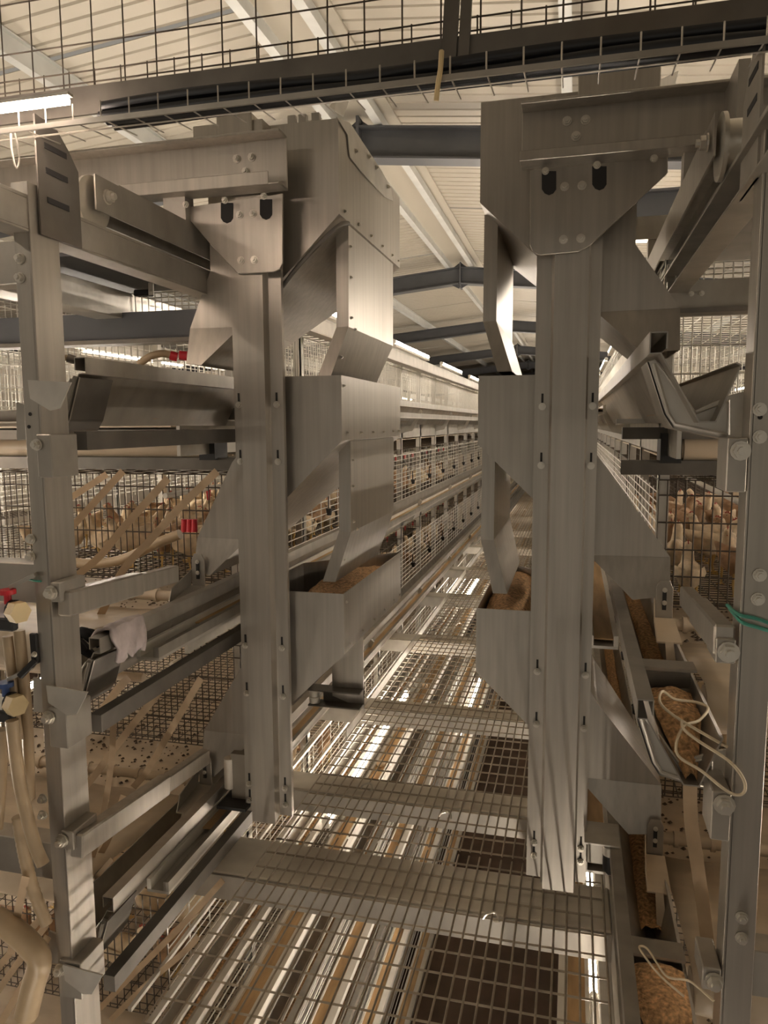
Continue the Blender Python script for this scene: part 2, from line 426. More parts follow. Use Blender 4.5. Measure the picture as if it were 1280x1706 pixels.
# LED lamps on both row tops and under the walkway, plus added fill lamps
for i in range(11):
    y0 = 3.2 + i * 1.95 if i < 1 else 3.2 + i * 1.95
    for fx, side in ((fL, 'left'), (fR, 'right')):
        led('led_lamp', fx(.14), y0, y0 + 1.25, .575, M['led'], 'white LED lamp on top of the %s cage row, number %s from feeders' % (side, ['one', 'two', 'three', 'four', 'five', 'six', 'seven', 'eight', 'nine', 'ten', 'eleven'][i]), 'LED lamps on cage tops')
for x, side in ((-3.62, 'far left'), (2.72, 'far right')):
    for i in range(6):
        led('led_lamp', x, 2.4 + i * 2.6, 3.9 + i * 2.6, .575, M['ledmid'], 'added white LED fill lamp on the %s cage row, number %s along it' % (side, ['one', 'two', 'three', 'four', 'five', 'six'][i]), 'LED lamps on cage tops')  # lamps added on the neighbouring rows to brighten the ceiling
for x, side in ((-2.95, 'left'), (2.05, 'right')):
    for j, z in enumerate((-.12, -1.45)):
        for i in range(3):
            y0 = .9 + i * 2.3
            led('led_lamp', x, y0, y0 + 1.6, z, M['led'], 'added LED fill lamp hung in the next aisle on the %s, %s, %s along it' % (side, ['upper', 'lower'][j], ['near', 'midway', 'far'][i]), 'added LED fill lamps beside the rows')  # added out of sight to brighten the cage interiors
for k, y0, y1 in ((3, 3.05, 4.75), (3, 7.2, 8.9), (3, 11.5, 13.2), (5, 7.2, 8.9), (5, 11.5, 13.2)):
    led('led_lamp', fL(-.035), y0, y1, ZT[k] + .04, M['ledlow'], 'white LED lamp below the walkway by left row, %s tier, %s along the aisle' % (ORD[k], 'near' if y0 < 4 else ('midway' if y0 < 8 else 'far')), 'LED lamps below the walkway', .009)
for y0 in (.4, 3.0, 6.2, 9.6):
    led('led_lamp', fR(.01), y0, y0 + 1.9, ZT[4] + .10, M['ledfill'], 'added LED fill lamp below the walkway by right row, %s along the aisle' % ('nearest' if y0 < 1 else 'second' if y0 < 4 else ('midway' if y0 < 8 else 'far')), 'LED lamps below the walkway')  # added to brighten the aisle below the walkway
led('led_lamp', -1.95, -.95, .35, .95, M['ledmid'], 'added LED fill lamp over the service aisle beside the left row', 'added LED fill lamps beside the rows')  # added unseen behind the camera to light the left feeder fronts
led('led_lamp', -1.04, -.5, .95, -1.79, M['ledmid'], 'white LED lamp below the walkway at the left row end', 'LED lamps below the walkway')
# rails on top of the rows for the travelling feeders
for fx, side, xa in ((fL, 'left', -1.13), (fR, 'right', .30)):
    g = empty('trolley_rail', (xa, 1.0, .40), 'grey steel trolley rail on top of the %s cage row' % side, 'rail', 'trolley rails')
    b = MB().box(xa - .03, xa + .03, 1.0, 30, .466, .474); b.box(xa + .022, xa + .03, 1.0, 30, .405, .466); b.box(xa - .03, xa + .03, 1.0, 30, .40, .405)
    b.build('rail_channel', M['steel'], g, bevel=.001)
    xb = fx(1.385)
    b = MB().box(xb - .03, xb + .03, 1.0, 30, .40, .474); b.build('rail_channel', M['steel'], g)
# row-top beam inside the left row
g = empty('row_top_beam', (-1.72, 1.6, .42), 'silver longitudinal box beam over the left cage row behind the post', 'beam')
MB().box(-1.75, -1.64, 1.2, 3.15, .40, .50).build('beam_body', M['pale'], g, bevel=.002); MB().box(-1.80, -1.64, 3.15, 3.16, .38, .51).build('end_plate', M['steel'], g)
g = empty('row_top_beam', (.55, 2.54, .36), 'grey cross beam with two bolts over the right cage row', 'beam')
MB().box(.27, 1.5, 2.52, 2.55, .35, .435).build('beam_body', M['steel'], g); MB().box(.27, 1.5, 2.50, 2.58, .335, .35).build('beam_flange', M['dark'], g)
for x in (.34, .37): bolt(g, (x, 2.52, .395), .006)
g = empty('row_top_beam', (-1.9, 2.54, .36), 'grey cross beam coloured dark for its shade, left cage row under the silver beam', 'beam')
MB().box(-2.45, -1.27, 2.52, 2.55, .32, .42).build('beam_body', M['rafter'], g); MB().box(-2.45, -1.27, 2.50, 2.58, .305, .32).build('beam_flange', M['dark'], g)  # dark rafter colour stands in for the shadow on this beam
# ================================================================== walkway grating
cuts = [.25, 2.30, 4.72, 7.14, 9.56, 11.98, 14.4, 16.8, 19.2, 21.6, 24.0, 26.4]
for i in range(len(cuts) - 1):
    y0, y1 = cuts[i] + .01, cuts[i + 1] - .01
    g = empty('grating_panel', (-.42, y0, -1.41), 'wire walkway grating panel, %s from the camera' % ['first', 'second', 'third', 'fourth', 'fifth', 'sixth', 'seventh', 'eighth', 'ninth', 'tenth', 'eleventh'][i], 'grating', 'walkway grating panels')
    b = MB(); x = -.957
    while x < .118: b.wire((x, y0, -1.4), (x, y1, -1.4), .003); x += .0346
    b.build('lengthwise_wires', M['grate'], g, kind='stuff')
    b = MB(); y = y0 + .02
    while y < y1: b.wire((-.96, y, -1.406), (.118, y, -1.406), .0036); y += .082
    b.build('cross_wires', M['grate'], g, kind='stuff')
    for x, y in ((-.42, y0 + .2), (-.75, y0 + .34), (-.2, y1 - .3)):
        MB().tube(smooth_path([(x - .02, y, -1.40), (x - .01, y, -1.385), (x + .015, y + .01, -1.383), (x + .025, y, -1.40), (x + .01, y + .012, -1.412)], 4), .004, 6).build('clip', M['bolt'], g, True)
for i, (y0, y1, t) in enumerate(((2.04, 2.25, .05), (2.62, 2.76, .04), (3.5, 3.63, .05), (4.72, 4.86, .05), (6.0, 6.14, .05), (7.2, 7.34, .05), (8.6, 8.74, .05), (10, 10.14, .05), (11.5, 11.64, .05))):
    g = empty('walkway_beam', (-.42, y0, -1.47), 'galvanised cross beam under the walkway, %s from the camera' % ['nearest', 'second', 'third', 'fourth', 'fifth', 'sixth', 'seventh', 'eighth', 'ninth'][i], 'beam', 'walkway cross beams')
    xa, xb = (-1.32, .135) if i == 0 else (-1.23, .135)
    MB().box(xa, xb, y0, y1, -1.42 - t, -1.416).build('beam_body', M['zinc'], g, bevel=.004)
    MB().box(xa, xb, y0 - .012, y0 - .002, -1.50, -1.42).build('beam_flange', M['steel'], g)
for xa, side in ((-1.0, 'left'), (.14, 'right')):
    g = empty('walkway_edge', (xa, .3, -1.46), 'galvanised edge angle along the %s side of the walkway' % side, 'angle bar')
    b = MB().box(xa - .004, xa + .004, .3, 26, -1.52, -1.385); b.box(xa - .03 if side == 'left' else xa, xa if side == 'left' else xa + .035, .3, 26, -1.52, -1.512)
    if side == 'left': b = MB().box(xa - .003, xa + .003, 3.2, 26, -1.46, -1.41)
    b.build('angle_profile', M['pale'], g)
# ================================================================== travelling feeders
def feeder(side):
    L = side == 'left'
    cx, mm = (-.9175, 1) if L else (-.0225, -1)
    X = lambda s: cx + mm * s
    so = .243 if L else .285
    zb = -1.25 if L else -1.338
    dz = 0 if L else -.022
    pm = M['feeder']
    g = empty('travelling_feeder', (cx, 2.2, zb), 'travelling feeder with three stacked hoppers on the %s of the aisle' % side, 'feeder', 'travelling feeders')
    ax = '+x' if L else '-x'
    # column: raised centre channel with two flanges
    hw = .078 if L else .083
    prof = [(-hw, 2.115), (-hw, 2.100), (-hw + .028, 2.100), (-hw + .033, 2.075), (hw - .047, 2.075), (hw - .040, 2.100), (hw, 2.100), (hw, 2.115)]
    b = MB(); o = []
    zt_ = .66
    for z in (zb + .02, zt_): o += [(X(s), y, z) for s, y in prof]
    n = len(prof)
    for i in (3, 4): o[i] = (o[i][0], o[i][1], zb)
    b.add(o, [(i, i + 1, n + i + 1, n + i) for i in range(n - 1)])
    colm = b.build('column', pm, g, solid=.003)
    for z in ((.065, -.105, -.68, -.835, -1.135, -1.19) if L else (.05, -.11, -.695, -.85, -1.21, -1.25)):
        for s in (-hw + .014, hw - .020):
            b = MB().box(X(s) - .0028, X(s) + .0028, 2.097, 2.099, z - .005, z + .032); b.build('slot', M['hole'], colm)
            bolt(colm, (X(s), 2.097, z - .003), .0075)
    # hanger plate under the cross beam
    def hp(pts): return [P(u, v, Y=2.06) for u, v in pts]
    if L: pts = [(300, 347), (471, 322), (471, 437), (466, 448), (455, 453), (397, 456), (355, 412)]; slots = ((378, 355), (443, 349)); bl = ((400, 358), (422, 356), (402, 434), (424, 433))
    else: pts = [(884, 283), (1113, 258), (1113, 288), (984, 408), (965, 419), (900, 425), (888, 420), (883, 408)]; slots = ((915, 305), (999, 297)); bl = ((941, 311), (970, 309), (939, 399), (968, 397))
    pl = MB().plate(hp(pts), (0, .008, 0), 1).build('hanger_plate', pm, g, bevel=.001)
    for u, v in slots:
        w_, h_ = (10, 17) if L else (12, 20)
        q = [P(u - w_, v - h_, Y=2.058), P(u + w_, v - h_, Y=2.058), P(u + w_, v + h_ * .5, Y=2.058), P(u + w_ * .6, v + h_ * .85, Y=2.058), P(u, v + h_, Y=2.058), P(u - w_ * .6, v + h_ * .85, Y=2.058), P(u - w_, v + h_ * .5, Y=2.058)]
        MB().plate(q, (0, .003, 0), 1).build('slot', M['hole'], pl)
    for u, v in bl: bolt(pl, P(u, v, Y=2.06), .0085)
    # cross beam, a channel that faces the camera
    x0, x1 = (-2.55, -.795) if L else (-.148, 1.6)
    b = MB().box(x0, x1, 2.055, 2.06, .66, .80); b.box(x0, x1, 2.0, 2.06, .795, .802); b.box(x0, x1, 1.99, 2.06, .655, .660)
    b.box(x0, x1 - (.03 if L else 0), 1.988, 1.994, .655, .690) if L else b.box(x0, x1, 1.988, 1.994, .655, .680)
    cb = b.build('cross_beam', pm, g, bevel=.0015)
    for u, v in (((395, 265), (420, 262), (410, 286)) if L else ((945, 202), (976, 200), (960, 227))): bolt(cb, P(u, v, Y=2.055), .009)
    for u, v in (((310, 341), (375, 334), (440, 327)) if L else ((909, 285), (995, 275), (1090, 264))): bolt(cb, P(u, v, Y=2.02), .007)
    b = MB()
    if L:
        b.box(-1.10, -.88, 2.09, 2.4, .80, .868); b.box(-1.02, -.91, 2.08, 2.3, .80, .885)
    else:
        b.box(-.01, .19, 2.09, 2.4, .80, .925)
    b.build('motor_cover', pm, g, bevel=.002)
    # trolley frame with its wheels on the rail
    tx = -1.10 if L else .245
    e = -1 if L else 1
    b = MB()
    side_poly = [(1.60, .505), (3.05, .505), (3.05, .585), (1.60, .585)]
    for off in (0, .07 * e):
        b.plate([(tx + off, y, z) for y, z in side_poly], (.004, 0, 0), 1)
    b.box(tx, tx + .07 * e, 1.7, 3.05, .585, .59)
    tf = b.build('trolley_frame', pm if not L else M['steel'], g)
    for y in (2.03, 2.95):
        MB().box(tx, tx + .07 * e, y, y + .05, .59, .66).build('trolley_riser', M['steel'], tf)
    for y in (1.615, 2.9):
        wx = tx + .012 * e
        wh = MB().tube([(wx, y, .524), (wx + .008 * e, y, .524), (wx + .010 * e, y, .524), (wx + .045 * e, y, .524)], [.062, .062, .048, .048], 24).build('wheel', M['bolt'], g, 40)
        bolt(wh, (tx - .004 * e, y + .03, .545), .013, ax)
    if L: MB().box(-2.4, -1.2, 2.12, 2.75, .535, .547).build('trolley_deck', M['rafter'], g)
    else: MB().box(.33, 1.4, 2.4, 3.1, .60, .612).build('trolley_deck', M['dark'], g)
    for y in (2.94,):
        MB().box(min(x0, x1), max(x0, x1), y, y + .05, .66, .74).build('cross_beam', M['steel'], g)
    # hoppers: open topped sheet boxes whose lower part slides sideways behind the column into the trough
    def yb(x, z):
        s = (x - cx) * mm
        return 2.93 if s > .235 else 2.93 - (.2425 - s) * 1.05
    A = [(-.168, .87), (.2425, .87), (.2425, .608), (-.195, .185), (-so, .19), (-so, .30), (-.168, .47)]
    B = [(-.06, .147), (.2425, .147), (.2425, -.045), (-.19, -.47), (-so, -.455), (-so, -.355), (-.115, -.115), (-.06, -.05)]
    C = [(-.06, -.515), (.2425, -.515), (.2425, -.705), (-.20, -1.14), (-so, -1.13), (-so, -1.0), (-.105, -.775), (-.06, -.70)]
    hop = []
    for poly, nm in ((A, 'top'), (B, 'middle'), (C, 'bottom')):
        d = dz * (0 if nm == 'top' else (.5 if nm == 'middle' else 1))
        zr0 = poly[2][1]; lowdiag = (poly[2], poly[3]); tipz = poly[4][1]; tipf = nm; zf_ = poly[5][1]
        sf0 = poly[2][0] + (zf_ - poly[2][1]) * (poly[3][0] - poly[2][0]) / (poly[3][1] - poly[2][1])
        poly = poly[:3] + [(sf0, zf_)] + poly[5:]
        b = MB().prism([(X(s), z + d) for s, z in poly], 2.15, yb, skip=(0, 3))
        h = b.build('hopper', pm, g, solid=.004, label='%s sheet metal hopper of the feeder' % nm); hop.append(h)
        if tipf is not None:
            (sa, za), (sb, zb_) = poly[-5] if False else lowdiag[0], lowdiag[1]
            sf = sa + (zf_ - za) * (sb - sa) / (zb_ - za)
            q = [(-so, zf_), (sf, zf_), (sb, zb_), (-so, tipz)]
            ys = (2.15, 2.15, 2.118, 2.118); yk = [yb(X(s_), 0) for s_, z_ in q]
            t_ = MB(); t_.v = [(X(s_), y_, z_ + d) for (s_, z_), y_ in zip(q, ys)] + [(X(s_), y_, z_ + d) for (s_, z_), y_ in zip(q, yk)]
            t_.f = [(0, 1, 2, 3), (4, 5, 6, 7), (1, 2, 6, 5), (3, 0, 4, 7)]
            t_.build('chute_tip', pm, h, solid=.004)
        zr = zr0 + d
        xr = X(.2425) + mm * .002
        bl = [(2.17, poly[1][1] + d - .03)] if nm != 'top' else []
        bl += [(2.2, zr + .02), (2.35, zr + .02), (2.5, zr + .02), (2.65, zr + .02), (2.8, zr + .02), (2.9, zr + .02)]
        if L:
            for y, z in bl: bolt(h, (xr, y, z), .004, ax, 'rivet')
        # fold line between chute and upright part
    # end stiffener and tabs at the chute ends
    for k, z in ((1, -.43), (2, -1.09)):
        zz = z + dz * k
        xt = X(-so + .02) if L else X(-so + .015)
        b = MB(); w_ = .022
        b.plate([(xt - w_, 2.106, zz - .075), (xt + w_, 2.106, zz - .075), (xt + w_, 2.106, zz + .01), (xt + w_ * .6, 2.106, zz + .03), (xt - w_ * .6, 2.106, zz + .03), (xt - w_, 2.106, zz + .01)], (0, .004, 0), 1)
        tb_ = b.build('chute_tab', M['steel'], g, bevel=.001)
        MB().box(xt - .005, xt + .005, 2.102, 2.1055, zz - .05, zz + .005).build('slot', M['hole'], tb_)
        for q in (-.03, .005): bolt(tb_, (xt, 2.102, zz + q), .005)
        b = MB().plate([(xt - w_ * 1.2, 2.10, zz - .075), (xt + w_ * 1.2, 2.10, zz - .075), (xt + w_ * 1.4, 1.97, zz - .105), (xt - w_ * 1.4, 1.97, zz - .105)], (0, 0, .004), 1)
        b.plate([(xt - .010, 1.97, zz - .105), (xt + .010, 1.97, zz - .105), (xt + .014, 1.91, zz - .165), (xt - .010, 1.91, zz - .165)], (0, 0, .004), 1)
        b.plate([(xt - w_ * 1.4 , 1.97, zz - .105), (xt - w_ * 1.2, 2.10, zz - .075), (xt - w_ * 1.2 , 2.112, zz - .02), (xt - w_ * 1.6, 2.0, zz - .06)], (.003, 0, 0), 1)
        b.build('feed_leveller', M['mbelt'] if not L else M['steel'], g)
    # ducts joining the hoppers
    for (zt0, zbend, ztip, stip, d0) in ((.60, .298, .150, .195, 0), (-.05, -.335, -.49, .200, dz * .5)):
        b = MB()
        zt0 += d0; zbend += d0; ztip += d0
        o1, o2 = .2415, .205
        ys = ((2.245, 2.82), (2.235, 2.815), (2.2, 2.73))
        ring = []
        for (s1, s2, z, (ya, yb_)) in ((o1, o2, zt0, ys[0]), (o1, o2, zbend, ys[1]), (stip, stip - .04, ztip, ys[2])):
            ring += [(X(s1), ya, z), (X(s1), yb_, z), (X(s2), yb_, z), (X(s2), ya, z)]
        fs = []
        for q in (0, 4):
            for i in range(4): fs.append((q + i, q + (i + 1) % 4, q + 4 + (i + 1) % 4, q + 4 + i))
        b.add(ring, fs)
        dct = b.build('duct', pm, g, solid=.003)
        if L:
            for y, z in ((2.26, zt0 - .06), (2.26, (zt0 + zbend) / 2), (2.26, zbend + .03), (2.3, zbend - .0), (2.24, zbend - .09)): bolt(dct, (X(.2415 if z > zbend else .2415 - (zbend - z) * .31) + .002, y, z), .004, ax, 'rivet')
    if L:
        cp = [P(u, v, X=-.672) for u, v in ((560, 195), (582, 205), (600, 232), (635, 285), (650, 312), (654, 335), (640, 328), (600, 285), (582, 262), (578, 225))]
        cv = MB().plate(cp, (.003, 0, 0), 1).build('cover_plate', M['pale'], g)
        for u, v in ((592, 252), (614, 261), (627, 279), (646, 311)): bolt(cv, P(u, v, X=-.668), .006, ax)
        MB().plate([P(548, 178, Y=2.14), P(560, 160, Y=2.2), P(582, 165, Y=2.3), P(572, 195, Y=2.25), P(558, 186, Y=2.15)], (.002, 0, .002), 1).build('bent_flap', M['pvc'], g)  # sheet metal flap, coloured white for the light it catches
        MB().tube(smooth_path([P(470, 478, Y=2.14), P(500, 440, Y=2.14), P(540, 398, Y=2.14), P(565, 376, Y=2.145), P(580, 372, Y=2.2)]), .007, 8).build('rolled_edge', M['dark'], g, True)
        b = MB()
        for u in (487, 505, 527): b.box(P(u, 180, Y=2.25).x - .012, P(u, 180, Y=2.25).x + .012, 2.24, 2.26, .865, .93)
        b.build('top_lug', M['steel'], g)
        # leg and guide roller below the lowest hopper
        MB().plate([(-.815, 2.45, -.72), (-.70, 2.45, -.68), (-.70, 2.45, -1.0), (-.815, 2.45, -.96)], (0, .01, 0), 1).build('guide_leg', M['feeder'], g)
        gl = MB().box(-.89, -.70, 2.40, 2.46, -.985, -.98).box(-.89, -.70, 2.40, 2.46, -.93, -.925).box(-.85, -.70, 2.452, 2.46, -.98, -.93).build('guide_bracket', M['dark'], g)
        MB().tube([(-.872, 2.42, -.978), (-.872, 2.42, -.957), (-.872, 2.42, -.955), (-.872, 2.42, -.93)], [.018, .02, .016, .02], 14).build('guide_roller', M['pvc'], gl, True)
        b = MB().box(-1.05, -.98, 2.11, 2.16, -1.20, -1.05); b.build('guide_bracket', M['steel'], g)
        MB().tube([(-1.06, 2.12, -1.17), (-1.06, 2.12, -1.07)], .018, 12).build('guide_roller', M['pvc'], g, True)
        MB().box(-1.08, -.98, 2.06, 2.2, -1.215, -1.205).build('guide_plate', M['black'], g)
    else:
        gb = MB().box(.062, .135, 2.08, 2.14, -1.245, -1.165).build('guide_bracket', M['steel'], g, bevel=.004)
        MB().tube([(.125, 2.065, -1.20), (.125, 2.065, -1.175)], .020, 14).build('guide_roller', M['pvc'], gb, True)
        MB().tube([(.125, 2.065, -1.26), (.125, 2.065, -1.245), (.125, 2.065, -1.2)], [.006, .019, .019], 14).build('roller_pin', M['black'], gb, True)
        MB().box(.055, .15, 2.04, 2.16, -1.165, -1.16).build('guide_plate', M['pale'], g)
        for (u0, v0), (u1, v1), (u2, v2) in (((830, 143), (855, 122), (852, 145)), ((1073, 146), (1130, 118), (1122, 148))):
            MB().plate([P(u0, v0, Y=2.3), P(u1, v1, Y=2.5), P(u2, v2, Y=2.5)], (.002, .003, 0), 1).build('bent_flap', M['pale'], g)
        # flat top flange of the crossbeam end
        MB().box(.335, .36, 1.9, 2.06, .62, .80).build('beam_end_plate', M['steel'], g)
    return g
fdL = feeder('left'); fdR = feeder('right')
# feed heaped in the open lowest hoppers
def heap(name, x0, x1, y0, y1, zfun, label, n=26):
    b = MB(); vs = []; fs = []
    for i in range(n + 1):
        for j in range(n + 1):
            x = x0 + (x1 - x0) * i / n; y = y0 + (y1 - y0) * j / n
            vs.append((x, y, zfun(i / n, j / n) + noise.noise(Vector((x * 40, y * 40, 0))) * .004 + random.uniform(-.0015, .0015)))
    for i in range(n):
        for j in range(n):
            a = i * (n + 1) + j; fs.append((a, a + 1, a + n + 2, a + n + 1))
    return tag(b.add(vs, fs).build(name, M['feed'], None, True), label, 'feed', None, 'stuff')
heap('feed_heap', -.835, -.682, 2.16, 2.86, lambda a, b: -.545 + .03 * a - abs(b - .35) * .05 + .012 * math.cos(a * 3), 'crumbly brown feed heaped in the open lowest hopper, left feeder')
heap('feed_heap', -.258, -.105, 2.16, 2.86, lambda a, b: -.575 + .045 * math.sin(a * 3.1) - abs(b - .4) * .05, 'crumbly brown feed heaped in the open lowest hopper, right feeder')
# ================================================================== row end frames
def end_frame(side):
    L = side == 'left'; fx = fL if L else fR
    X0, X1 = (-1.136, -1.100) if L else (.288, .335)
    g = empty('row_end_frame', ((X0 + X1) / 2, 1.4, -4.02), 'upright galvanised end post of the %s cage row with brackets and bolts' % side, 'post')
    b = MB().box(X0, X1, 1.37, 1.374, -4.02, .50); ya = 1.46 if L else 1.43
    xs = X1 if L else X0
    b.box(xs - .003, xs + .003, 1.37, ya, -4.02, .50); xo = X0 if L else X1
    b.box(xo - .002, xo + .002, 1.37, ya - .03, -4.02, .50)
    pst = b.build('post', M['feeder'], g, bevel=.001)
    # second upright and cross bars going into the row
    xi = fx(1.33)
    MB().box(xi - .025, xi + .025, 1.37, 1.45, -4.02, .50).build('post', M['feeder'], g)
    for z in (.36, -.33, -.985, -1.65, -2.3):
        MB().box(xo, xi, 1.385, 1.44, z - .06, z + .03).build('cross_bar', M['steel'], g, bevel=.002)
    if not L: MB().box(xo, xi, 1.385, 1.44, .16, .19).build('cross_bar', M['steel'], g)
    ep = [(1.395, .40), (1.53, .40), (1.53, .565), (1.50, .60), (1.46, .635), (1.395, .64)]
    xe_ = -1.094 if L else .281
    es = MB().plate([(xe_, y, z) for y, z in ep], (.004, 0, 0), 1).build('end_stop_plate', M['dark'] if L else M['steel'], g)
    for zz in (.47, .53, .58): MB().box(xe_ - .001, xe_ + .0055, 1.42, 1.49, zz, zz + .012).build('slot', M['hole'], es)
    bl = ((34, 431), (34, 463), (52, 898), (52, 927), (72, 1330), (72, 1357)) if L else ((1266, 682), (1266, 728), (1266, 958), (1263, 998), (1236, 1528), (1236, 1562))
    for u, v in bl: bolt(g, P(u, v, Y=1.369), .0085)
    for u, v in (((48, 711), (50, 690)) if L else ((1267, 695),)):
        p = P(u, v, Y=1.369); MB().tube([(p.x, 1.3685, p.z), (p.x, 1.370, p.z)], .004, 8).build('hole', M['hole'], g)
    # belt shaft bolts and their plates
    for u, v, r in (((62, 741, .013), (86, 987, .016), (82, 1195, .016), (104, 1400, .016), (101, 1615, .015)) if L else ((1234, 751, .017), (1214, 1086, .019), (1207, 1340, .019), (1190, 1634, .017))):
        p = P(u, v, Y=1.36); bolt(g, p, r * .72, name='shaft_bolt')
        xa, xb_ = (p.x - .012, max(p.x + .02, -1.07)) if L else (min(p.x - .02, .27), p.x + .018)
        MB().box(xa + (.008 if L else 0), xb_ - (0 if L else .006), 1.362, 1.45, p.z - .07 if (v in (741, 751, 1195, 1615, 1340)) else p.z - .022, p.z + .022).build('shaft_plate', M['steel'], g, bevel=.002)
    # pressed trough supports
    sp = [(0, -.046), (.015, -.042), (.084, -.135), (.144, -.107), (.173, -.10), (.178, -.189), (.15, -.187), (.048, -.165), (.032, -.141)]
    for k in range(3):
        y = 1.452 if not L else 1.495
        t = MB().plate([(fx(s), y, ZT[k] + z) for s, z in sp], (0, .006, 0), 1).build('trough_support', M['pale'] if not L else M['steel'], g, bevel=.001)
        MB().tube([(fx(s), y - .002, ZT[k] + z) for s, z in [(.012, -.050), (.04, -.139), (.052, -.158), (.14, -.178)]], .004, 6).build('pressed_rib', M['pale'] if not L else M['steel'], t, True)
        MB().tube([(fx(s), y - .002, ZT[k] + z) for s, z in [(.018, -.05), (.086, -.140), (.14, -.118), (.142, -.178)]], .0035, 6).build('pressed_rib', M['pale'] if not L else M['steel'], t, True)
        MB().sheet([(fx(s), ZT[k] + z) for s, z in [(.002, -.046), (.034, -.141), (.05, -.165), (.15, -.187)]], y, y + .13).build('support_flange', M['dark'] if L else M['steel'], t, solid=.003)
        if L:
            q = [P(u, v + dv, Y=1.355) for u, v, dv in ((46, 633, 0), (118, 637, 0), (99, 680, 0), (83, 684, 0), (50, 664, 0))]
            z0 = ZT[k] - ZT[0]
            MB().plate([(p.x, p.y, p.z + z0) for p in q], (0, .004, 0), 1).build('end_tongue', M['pale'], g)
    # square stay tubes that slope back from the post
    for a0, a1, b0, b1 in ((((105, 985), (290, 940), 0, 0), ((112, 1402), (342, 1246), 0, 0)) if L else (((1215, 1050), (1145, 975), 0, 0),)):
        xx = -1.07 if L else .262
        p0 = P(*a0, X=xx); p1 = P(*a1, X=xx); p0.z -= .028; p1.z -= .026; p0.y = max(p0.y, 1.37)
        pm_ = p0.lerp(p1, .62)
        st = MB().bar(p0, pm_, .035, .056).build('stay_tube', M['feeder'], g, bevel=.004)
        MB().bar(pm_, p1, .030, .046).build('inner_tube', M['feeder'], st, bevel=.003)
    return g
efL = end_frame('left'); efR = end_frame('right')
# ------------------------------------------------------------------ manure belt ends: roller, curved sheet, scraper pipe
def belt_end(side, k):
    L = side == 'left'; fx = fL if L else fR
    zt = ZT[k]; zb = zt - .155
    g = empty('manure_belt_end', (fx(.7), 1.7, zb - .1), 'cream manure belt end with roller and scraper pipe, %s tier, %s cage row' % (ORD[k], side), 'belt end', 'manure belt ends')
    xa, xb = fx(.16), fx(1.30)
    if k == 0:
        MB().tube([(xa, 2.45, -.078), (fx(.20), 2.45, -.078), (fx(.2), 2.45, -.078), (xb, 2.45, -.078)], [.03, .03, .036, .036], 16).build('belt_roller', M['mbelt'], g, 40)
        for z, h in ((-.03, .018), (-.135, .022)): MB().box(fx(.02), xb, 2.42, 2.46, z - h, z + h).build('roller_rail', M['dark'], g)
        MB().box(fx(.0), xb, 2.40, 2.44, .0, .014).build('roller_rail', M['pale'], g)
        MB().box(fx(.13), fx(.19), 2.40, 2.5, -.12, -.03).build('roller_bearing', M['black'], g)
        if L:
            for u in (194, 248, 302, 350):
                p = P(u, 697, Y=2.39); q = MB().box(p.x - .022, p.x + .022, 2.385, 2.395, p.z - .009, p.z + .009).build('belt_clip', M['pvc'], g, bevel=.003); bolt(q, (p.x + .012, 2.385, p.z), .005)
            MB().box(fx(.02), xb, 2.395, 2.40, .02, .06).build('roller_rail', M['dark'], g)
        return g
    MB().tube([(xa, 1.68, zb + .05), (xb, 1.68, zb + .05)], .047, 20).build('belt_roller', M['mbelt'], g, 40)
    prof = []; 
    for a in range(-30, 95, 12): prof.append((1.68 - math.sin(math.radians(95 - a)) * 0.053 * 1 , zb + .05 + .053 * math.sin(math.radians(a))))
    prof += [(1.72, zb + .103), (1.9, zb + .085), (2.25, zb + .03)]
    b = MB(); vs = []; n = len(prof); m = 24
    for j in range(m + 1):
        x = xa + (xb - xa) * j / m
        for y, z in prof: vs.append((x, y, z + .003 * math.sin(j * 2.1 + y * 9)))
    b.add(vs, [(j * n + i, j * n + i + 1, (j + 1) * n + i + 1, (j + 1) * n + i) for j in range(m) for i in range(n - 1)])
    b.build('belt_sheet', M['mbelt'], g, True, solid=.003)
    pts = [(xa + (xb - xa) * t / 20, 2.28, zb + .075) for t in range(21)]
    sc = MB().tube(pts, .018, 10).build('scraper_pipe', M['mbelt'], g, True)
    for t in range(11):
        x = xa + (xb - xa) * (t + .4) / 11
        MB().tube([(x - .006, 2.28, zb + .075), (x + .006, 2.28, zb + .075)], .024, 10).build('ring', M['mbelt'], sc, True)
    # droppings behind the pipe
    b = MB(); rnd = random.Random(k + (50 if L else 0))
    for i in range(420):
        x = xa + (xb - xa) * rnd.random(); y = 2.31 + rnd.random() * .55; r = rnd.uniform(.003, .010)
        z = zb + .004
        b.add([(x + r, y, z), (x, y + r * rnd.uniform(.5, 1.3), z), (x - r, y, z), (x, y - r, z), (x + r * .2, y, z + r * .8)], [(0, 1, 4), (1, 2, 4), (2, 3, 4), (3, 0, 4)])
    b.build('droppings', M['soil'], g, kind='stuff')
    # lower idler shaft
    MB().tube([(xa, 1.95, zb - .10), (xb, 1.95, zb - .10)], .014, 10).build('idler_pipe', M['mbelt'], g, True)
    return g
for k in range(4):
    if k < 3: belt_end('left', k)
    belt_end('right', k)
